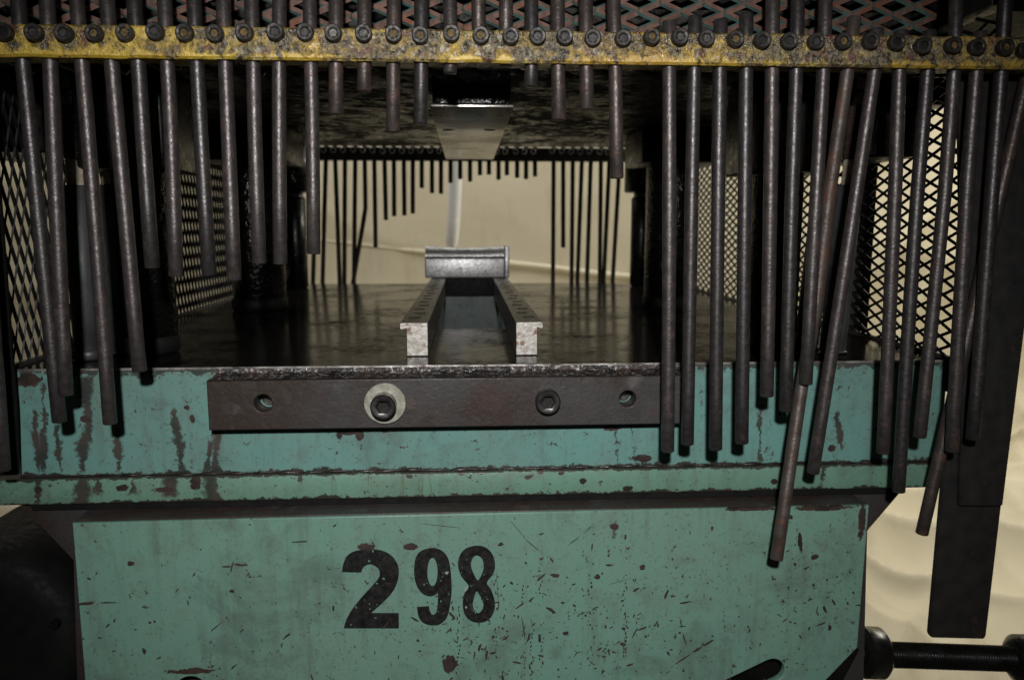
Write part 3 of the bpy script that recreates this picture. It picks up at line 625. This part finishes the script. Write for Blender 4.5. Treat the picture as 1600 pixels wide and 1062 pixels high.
# ------------------------------------------------------------------ lower rails and stop block
def rail(sx, label):
    yf = on_bed(735, 556).y; yr = yf+0.86
    zt = P(735, 503, yf).z
    if sx < 0: xi, xo, xfl = P(669, 530, yf).x, P(635, 530, yf).x, P(624, 500, yf).x
    else: xi, xo, xfl = P(806, 530, yf).x, P(840, 530, yf).x, P(849, 500, yf).x
    t = empty('die_rail', ((xi+xo)/2, yf, ZB), label, 'rail', 'steel rails on the press bed')
    fl_ = 0.0042
    pts = [(xi, ZB+0.0004), (xi, zt), (xfl+sx*-0.002, zt), (xfl, zt-0.0015), (xfl, zt-fl_-0.003), (xfl-sx*0.002, zt-fl_-0.0045), (xo, zt-fl_-0.003), (xo, ZB+0.0004)]
    bm = bmesh.new(); a = [bm.verts.new((x, yf, z)) for x, z in pts]; b = [bm.verts.new((x, yr, z)) for x, z in pts]; n = len(pts)
    f = bm.faces.new(a); f.material_index = 1; bm.faces.new(b[::-1])
    for i in range(n): bm.faces.new((a[i], b[i], b[(i+1) % n], a[(i+1) % n]))
    bmesh.ops.recalc_face_normals(bm, faces=bm.faces); bmesh.ops.bevel(bm, geom=list(bm.edges), offset=0.0007, segments=1, affect='EDGES')
    link('rail_bar', from_bm('rail_bar', bm, [M['rail'], M['rail_end']], 35), t)
    hm = None; xm = (xi+xfl)/2
    for k in range(15):
        y = yf+0.045+k*0.050
        if hm is None: hm = tube_mesh('screw_hole', [(0, 0, -0.0012), (0, 0, 0.0007)], 0.0072, 'socket_dark', 18)
        link('screw_hole', hm, t, (xm+sx*0.002*(-1)**k, y, zt))
    return t, yf, yr, zt, xi, xfl
rl, yf, yr, zt, xiL, xoL = rail(-1, 'dark steel rail on the bed, left of the chute opening')
rr, _, _, _, xiR, xoR = rail(1, 'dark steel rail on the bed, right of the chute opening')
YS = yr-0.085
sb = empty('stop_block', ((xiL+xiR)/2, YS, zt), 'bright steel stop block bridging the far ends of the rails', 'block')
sx0, sx1 = P(664, 415, YS).x, P(796, 415, YS).x
za, zb_, zc_ = zt+0.0006, P(730, 403, YS).z, P(730, 385, YS).z
box('web', (xiL+0.001, YS+0.002, ZB+0.0006), (xiR-0.001, YS+0.05, za-0.0006), 'black_flat', sb, 0.001)
box('block', (sx0, YS, za), (sx1-0.010, YS+0.08, zb_), 'silver', sb, 0.003, 3)
box('side_plate', (sx1-0.0095, YS+0.004, za), (sx1, YS+0.08, zc_), 'silver', sb, 0.0015)
def cover():
    nx, ny = 60, 14; vs, fs = [], []
    for j in range(ny+1):
        v = j/ny
        for i in range(nx+1):
            u = i/nx; x = sx0+0.001+(sx1-0.013-sx0)*u
            a = v*math.pi*0.5*1.25 if v < 0.8 else math.pi*0.5
            sag = 0.004*math.sin(math.pi*u)*(v)
            y = YS-0.006+0.022*(1-math.cos(min(a, math.pi/2))) if v < 0.8 else YS+0.016+0.06*(v-0.8)/0.2
            z = zb_+0.001+(zc_-zb_-0.001)*math.sin(min(a, math.pi/2))-sag+0.0012*mnoise.noise(Vector((x*90, v*3, 0)))
            vs.append((x, y, z))
    for j in range(ny):
        for i in range(nx): k = j*(nx+1)+i; fs.append((k, k+1, k+nx+2, k+nx+1))
    n0 = len(vs); vs += [(x, y+0.003, z-0.002) for x, y, z in vs]; fs += [tuple(i+n0 for i in f)[::-1] for f in fs]
    bord = list(range(nx+1)); fs += [(bord[i], bord[i+1], bord[i+1]+n0, bord[i]+n0) for i in range(nx)]
    return mesh('bent_cover', vs, fs, M['silver'], True)
link('bent_cover', cover(), sb)

# ------------------------------------------------------------------ front finger guard
RR = 0.0066
fg = empty('finger_guard', (0, 0, P(730, 90, 0).z), 'yellow bar with a row of hanging steel rods across the front', 'guard')
YF = -0.013
zl0, zl1 = P(0, 88, YF).z, P(0, 37, YF).z; zr0, zr1 = P(1600, 108, YF).z, P(1600, 58, YF).z
xl, xr = P(-60, 60, YF).x, P(1700, 80, YF).x
def lerpz(x, a, b): x0, x1 = P(0, 60, YF).x, P(1600, 80, YF).x; return a+(b-a)*(x-x0)/(x1-x0)
def bar_mesh():
    n, vs, fs = 400, [], []
    prof = [(1, 0.0005, 0.0), (0, 0.0005, 0.0), (0, 0, 0.0012), (0.5, 0, 0), (1, 0, -0.0012), (1, 0.0008, 0)]
    ring = lambda zb, zt: [(YF+0.026, zt), (YF+0.0015, zt), (YF, zt-0.0015), (YF, zt*0.75+zb*0.25), (YF, zt*0.5+zb*0.5), (YF, zt*0.25+zb*0.75), (YF, zb+0.0022), (YF+0.0022, zb), (YF+0.026, zb)]
    for i in range(n+1):
        x = xl+(xr-xl)*i/n; zb, zt_ = lerpz(x, zl0, zr0), lerpz(x, zl1, zr1)
        zb += 0.0007*mnoise.noise(Vector((x*40, 0, 0))); zt_ += 0.0008*mnoise.noise(Vector((x*35, 9, 0)))
        for k, (y, z) in enumerate(ring(zb, zt_)): vs.append((x, y+0.0005*mnoise.noise(Vector((x*50, z*50, 4))), z))
    m = 9
    for i in range(n):
        for k in range(m): a = i*m+k; b = i*m+(k+1) % m; fs.append((a, b, b+m, a+m))
    fs.append(tuple(range(m))); fs.append(tuple(n*m+k for k in range(m))[::-1])
    bm = bmesh.new(); vv = [bm.verts.new(v) for v in vs]
    for f in fs: bm.faces.new([vv[i] for i in f])
    return from_bm('bar', bm, M['bar'], 40)
link('bar', bar_mesh(), fg)
sm = screw_mesh('set_screw', 0.0076, 0.0085, 0.0040, 0.0030, 'screw', 'socket_dark', 24)
discs = {k: tube_mesh('socket', [(0, -0.0058, 0), (0, -0.0052, 0)], 0.0034, k, 14) for k in ('socket_yellow', 'socket_grey')}
bolts = [(10,52),(57,53),(104,54),(150,54),(198,53),(245,51),(291,53),(338,54),(384,53),(432,52),(478,52),(522,54),(569,54),(615,55),(657,57),(705,54),(751,57),(797,59),(839,58),(881,59),(925,61),(972,62),(1016,60),(1060,60),(1102,62),(1147,63),(1188,65),(1230,66),(1272,67),(1314,66),(1357,66),(1397,68),(1438,73),(1485,73),(1522,75),(1565,76),(1597,80),(-35,52)]
fill = 'dggyygyyyd g yyyy dd dyggy dgy d y yg yyy gg'
for i, (bx_, by_) in enumerate(bolts):
    p = P(bx_, by_, YF); o = link('set_screw', sm, fg, (p.x, YF+0.0004+random.uniform(-0.001, 0.001), p.z)); o.rotation_euler.y = random.uniform(0, 3); o.rotation_euler.x = random.gauss(0, 0.03)
    k = {'y': 'socket_yellow', 'g': 'socket_grey'}.get(fill[i % len(fill)])
    if k: s_ = bpy.data.objects.new('socket', discs[k]); COL.objects.link(s_); s_.parent = o
# rods: pixel track at the rod plane, top first; Y offset
rods = [[(-52, -60), (-45, 90), (5, 735)], [(24, -60), (35, 90), (56, 300), (93, 659)], [(70, -60), (79, 90), (103, 617)], [(115, -60), (127, 90), (172, 662)], [(163, -60), (174, 90), (218, 580)],
        [(205, -60), (217, 90), (238, 419)], [(254, -60), (260, 90), (275, 432)], [(300, -60), (308, 90), (327, 430)], [(347, -60), (352, 90), (366, 438)], [(391, -60), (397, 90), (405, 412)],
        [(437, -60), (437, 90), (438, 413)], [(483, -60), (484, 90), (490, 397)], [(525, -60), (525, 90), (525, 179)], [(569, -60), (569, 90), (569, 143)], [(616, -60), (615, 90), (614, 207)],
        [(658, -60), (658, 90), (657, 194)], [(701, -60), (703, 90), (703, 115)], [(747, -60), (748, 88)], [(791, -60), (790, 104)], [(830, -60), (829, 95), (829, 136)], [(871, -60), (873, 95), (873, 188)],
        [(915, -60), (917, 95), (917, 172)], [(957, -60), (961, 95), (964, 279)], [(1046, 33), (1045, 97), (1043, 705)], [(1086, 25), (1085, 97), (1074, 694)], [(1126, 31), (1125, 97), (1118, 702)],
        [(1166, 22), (1166, 97), (1159, 692)], [(1208, -60), (1206, 100), (1198, 619)], [(1248, -60), (1245, 100), (1228, 642)], [(1292, -60), (1287, 100), (1276, 300), (1259, 600)],
        [(1335, 27), (1326, 100), (1297, 300), (1277, 470), (1253, 605), (1213, 874)], [(1370, 45), (1367, 103), (1337, 300), (1270, 739)], [(1408, 48), (1405, 105), (1398, 300), (1380, 708)],
        [(1452, 48), (1450, 108), (1435, 300), (1404, 768)], [(1496, -60), (1490, 110), (1475, 300), (1437, 683)], [(1531, 50), (1525, 112), (1510, 300), (1487, 705)], [(1574, -60), (1563, 114), (1548, 300), (1520, 686)],
        [(1628, 20), (1605, 120), (1440, 834)]]
for i, tr in enumerate(rods):
    back = {30: (0, 0, 0.012, 0.016, 0.008, -0.018), 37: (0.016, 0.016, 0.018), 31: (0, 0, 0.002, 0.004)}.get(i)
    pts = [P(x, y, (back[k] if back else 0.0)) for k, (x, y) in enumerate(tr)]
    # fine sub-division with a very slight bow
    fine = []
    for a, b in zip(pts, pts[1:]):
        n = max(1, int((b-a).length/0.05))
        for q in range(n): fine.append(a.lerp(b, q/n))
    fine.append(pts[-1]); bow = random.uniform(-0.0012, 0.0012); L = len(fine)
    fine = [p+Vector((bow*math.sin(math.pi*k/max(1, L-1)), 0, 0)) for k, p in enumerate(fine)]
    rad = RR*random.uniform(0.97, 1.03)
    o = tube('guard_rod', fine, rad, 'rod_rusty' if i in (30,) else random.choice(('rod', 'rod', 'rod_b', 'rod_c')), fg, 20, 0.0008)
    if i == 30: o['label'] = 'longest rod, brown with rust'
# rails of the mesh screen behind the bar
YM = 0.045
box('lower_rail', (P(-60, 100, YM).x, YM-0.004, P(700, 106, YM).z), (P(1440, 104, YM).x, YM+0.010, P(700, 97, YM).z), 'black', fg, 0.003, 3)

def expanded(name, A, U, V, nu, nv, L, Sw, w, th, mats, parent, keep=None, tilt=0.5):
    """expanded metal: A corner, U long-way direction, V short-way direction; one strand per diamond side"""
    U = Vector(U); V = Vector(V); N = U.cross(V); vs, fs, mi = [], [], []
    for i in range(nu*2):
        for j in range(nv):
            # node lattice: bonds at (i*L/2, j*S + (i%2)*S/2)
            a = A+U*(i*L/2)+V*(j*Sw+(i % 2)*Sw/2)
            for s in (1, -1):
                jj = j*Sw+(i % 2)*Sw/2+s*Sw/2; b = A+U*((i+1)*L/2)+V*jj
                if keep and not keep((a+b)/2): continue
                d = (b-a).normalized(); q = N.cross(d).normalized()
                q2 = (q*math.cos(tilt)+N*math.sin(tilt)*s); n2 = d.cross(q2)
                e = d*w*0.45; st = len(vs)
                for base in (a-e*0.3, b+e*0.3):
                    for su, sv in ((-1, -1), (1, -1), (1, 1), (-1, 1)): vs.append(base+q2*(su*w/2)+n2*(sv*th/2))
                for k in range(4): fs.append((st+k, st+(k+1) % 4, st+4+(k+1) % 4, st+4+k)); mi.append(1 if k % 2 else 0)
                fs.append((st, st+3, st+2, st+1)); fs.append((st+4, st+5, st+6, st+7)); mi += [0, 0]
    o = link(name, mesh(name, vs, fs, mats, False, mi), parent); o['kind'] = 'stuff'; return o
expanded('expanded_mesh', Vector((P(-60, 60, YM).x, YM, P(700, 104, YM).z)), (1, 0, 0), (0, 0, 1), 28, 9, 0.0435, 0.0182, 0.0056, 0.0034, [M['rust_mesh'], M['teal_mesh']], fg, lambda p: p.x < P(1455, 20, YM).x, 0.6)

# ------------------------------------------------------------------ rear finger guard
YRB = 1.57
rg = empty('rear_guard', (0, YRB, P(730, 252, YRB).z), 'dark bar with thin hanging rods behind the press, against the cloth', 'guard')
rx0, rx1 = P(455, 245, YRB).x, P(1005, 245, YRB).x
rz0, rz1 = P(730, 252, YRB).z, P(730, 231, YRB).z
box('bar', (rx0, YRB-0.012, rz0), (rx1, YRB+0.012, rz1), 'black_matt', rg, 0.002)
rear = [[(495,256),(489,440)], [(509,256),(504,445)], [(524,256),(531,445)], [(539,256),(538,445)], [(555,256),(553,445)], [(570,256),(571,325),(568,345),(552,440)], [(585,256),(587,387)], [(601,256),(603,344)], [(615.5,256),(616,338)], [(631,256),(632,337)], [(645,256),(645,334)], [(659,256),(659,294)],
        [(675,256),(675,302)], [(689,256),(689,303)], [(704,256),(704,286)], [(719,256),(719,280)], [(734.5,256),(734.5,284)], [(750,256),(750,274)], [(764,256),(764,273)], [(779,256),(779,281)], [(792,256),(792,274)], [(808,256),(808,278)], [(822,256),(822,280)], [(836,256),(836,276)],
        [(865,256),(864,445)], [(880,256),(880,387)], [(895,256),(893,445)], [(909,256),(902,445)], [(923,256),(917,445)], [(939,256),(937,445)], [(952,256),(943,445)], [(968,256),(957,445)]]
rsm = screw_mesh('set_screw', 0.0085, 0.009, 0.0045, 0.003, 'nut', 'socket_dark', 18)
for tr in rear:
    x0 = tr[0][0]; pts = [P(x, y, YRB) for x, y in tr]; d = (pts[0]-pts[1]).normalized(); pts = [pts[0]+d*0.10]+pts
    if tr[-1][1] > 438: e = (pts[-1]-pts[-2]).normalized(); pts[-1] = pts[-1]+e*random.uniform(0.03, 0.12)
    tube('guard_rod', pts, 0.0066, 'rear_rod', rg, 12, 0.0006)
    p = P(x0-3, 240, YRB-0.012); link('set_screw', rsm, rg, (p.x, YRB-0.012, rz1-0.010+random.uniform(-0.002, 0.002)))

# ------------------------------------------------------------------ side guards of expanded metal
def side_guard(sx, label, long_vertical):
    X = (XL-0.005) if sx < 0 else (XR+0.005); g = empty('side_guard', (X, 0.6, ZB), label, 'guard', 'mesh guards at the sides of the press')
    z0, z1 = ZB+0.004, ZR+0.05; y0, y1 = (0.03, 1.30)
    L, Sw = 0.041, 0.0158
    if long_vertical: expanded('expanded_mesh', Vector((X, y0, z0)), (0, 0, 1), (0, 1, 0), int((z1-z0)/L), int((y1-y0)/Sw), L, Sw, 0.0033, 0.0020, [M['black_mesh']]*2, g, None, 0.5)
    else: expanded('expanded_mesh', Vector((X, y0, z0-0.02)), (0, 1, 0), (0, 0, 1), int((y1-y0)/L), int((z1-z0+0.02)/Sw), L, Sw, 0.0034, 0.0020, [M['black_mesh']]*2, g, None, 0.5)
    e = 0.0035
    box('rail', (X-0.004, y0, z0-0.040), (X+0.004, y1, z0-0.0005), 'black_matt', g, 0.001)
    box('rail', (X-0.012, y0, z1), (X+0.012, y1, z1+0.03), 'black_matt', g, 0.001)
    box('post', (X-0.012, y1+0.0005, z0-0.010), (X+0.012, y1+0.03, z1+0.03), 'black_matt', g, 0.001)
    return g
side_guard(-1, 'black expanded metal side guard with upright openings, left of the press', True)
side_guard(1, 'black expanded metal side guard with flat-lying openings, right of the press', False)
for sx, lab in ((-1, 'dark upright flat post beside the left mesh guard'), (1, 'dark upright flat post beside the right mesh guard')):
    Y = 0.40; xa, xb = P(730+sx*585, 480, 0.30).x, P(730+sx*628, 480, 0.30).x
    if sx > 0: tag(box('guard_post', (min(xa, xb), 0.30, ZB+0.0005), (max(xa, xb), 0.31, ZR+0.05), 'black_matt', None, 0.001), lab, 'post')

# ------------------------------------------------------------------ flat bars hanging at the right
fb1 = prism('flat_bar', [xz(1497, 60, 0.030), xz(1640, 60, 0.030), xz(1618, 380, 0.030), xz(1567, 790, 0.030), xz(1500, 790, 0.030), xz(1505, 600, 0.030)], 0.030, 0.036, 'black_matt', None, 0.001)
tag(fb1, 'wide black flat bar hanging at far right, square lower end', 'flat bar')
fb2 = prism('flat_bar', [xz(1520, 300, 0.038), xz(1600, 300, 0.038), xz(1566, 780, 0.038), xz(1541, 993, 0.038), xz(1538, 998, 0.038), xz(1456, 996, 0.038), xz(1452, 990, 0.038), xz(1479, 690, 0.038)], 0.038, 0.044, 'black_matt', None, 0.001)
tag(fb2, 'long black flat bar at far right reaching lowest, its corners rounded', 'flat bar')

fb3 = prism('flat_bar', [xz(-90, 60, 0.046), xz(-20, 60, 0.046), xz(24, 640, 0.046), xz(27, 742, 0.046), xz(-60, 745, 0.046)], 0.046, 0.052, 'black_flat', None, 0.001)
tag(fb3, 'black flat bar hanging at the far left edge, behind the leftmost rod', 'flat bar')
# ------------------------------------------------------------------ adjusting screw at lower right
YT = 0.12
a, b = P(1345, 1018, YT), P(1680, 1032, YT)
ts = empty('adjusting_screw', a, 'black threaded rod with round collar sticking out at lower right of the pedestal', 'threaded rod')
def thread(a, b, r, pitch, depth):
    d = (b-a); L = d.length; d.normalize(); n = int(L/pitch*4); pts, rad = [], []
    for i in range(n+1): pts.append(a+d*(L*i/n)); rad.append(r-(depth if i % 4 in (0,) else depth*0.5 if i % 2 else 0))
    return pts, rad
pts, rad = thread(a-Vector((0.03, 0, 0)), b, 0.0158, 0.0034, 0.0016)
th_o = link('threaded_rod', tube_mesh('threaded_rod', pts, rad, 'post', 24), ts)
dv = (b-a).normalized()
tube('collar', [a-dv*0.002, a+dv*0.003, a+dv*0.024, a+dv*0.029], [0.024, 0.031, 0.031, 0.026], 'black', ts, 36)
tube('end_knob', [P(1578, 1028, YT), P(1590, 1029, YT), P(1660, 1032, YT)], [0.018, 0.030, 0.032], 'black', ts, 32)

# ------------------------------------------------------------------ dark drum housing at lower left
YH = 0.16
dr = empty('drum_housing', (P(-40, 1020, YH).x, YH, 0.0), 'black round housing in shadow left of the pedestal', 'housing')
c = P(-30, 1010, YH)
def drum():
    prof = [(0.0, 0.006), (0.05, 0.004), (0.085, 0.0), (0.108, 0.004), (0.118, 0.018), (0.120, 0.05), (0.120, 0.20), (0.110, 0.21)]
    seg = 56; vs, fs = [], []
    for r, y in prof:
        for k in range(seg): w = 2*math.pi*k/seg; vs.append((c.x+r*math.cos(w), YH+y, c.z+r*math.sin(w)))
    for i in range(len(prof)-1):
        for k in range(seg): fs.append((i*seg+k, i*seg+(k+1) % seg, (i+1)*seg+(k+1) % seg, (i+1)*seg+k))
    return mesh('shell', vs, fs, M['black_flat'], True)
link('shell', drum(), dr)
for k in range(6):
    w = k*math.pi/3+0.3; tube('cover_bolt', [(c.x+0.095*math.cos(w), YH-0.006, c.z+0.095*math.sin(w)), (c.x+0.095*math.cos(w), YH+0.004, c.z+0.095*math.sin(w))], 0.006, 'black', dr, 6)
box('foot', (c.x-0.07, YH+0.04, 0.0), (c.x+0.10, YH+0.19, c.z-0.105), 'black_matt', dr, 0.003)

# ------------------------------------------------------------------ white pipe behind the press
YQ = 2.55
pt, pb = P(713, 180, YQ), P(706, 384, YQ)
pp = empty('white_pipe', (pb.x, YQ, 0), 'white pipe standing behind the stop block, against the cloth', 'pipe')
tube('tube', [pt, P(712, 265, YQ), P(708, 350, YQ), P(706, 380, YQ), pb+Vector((0, 0, -0.02))], [0.028, 0.028, 0.028, 0.026, 0.015], 'pipe', pp, 28)
tube('stem', [pb+Vector((0, 0, -0.018)), (pb.x, YQ, 0.012)], 0.011, 'post', pp, 20)
tube('base', [(pb.x, YQ, 0.003), (pb.x, YQ, 0.014)], 0.09, 'black_matt', pp, 32)
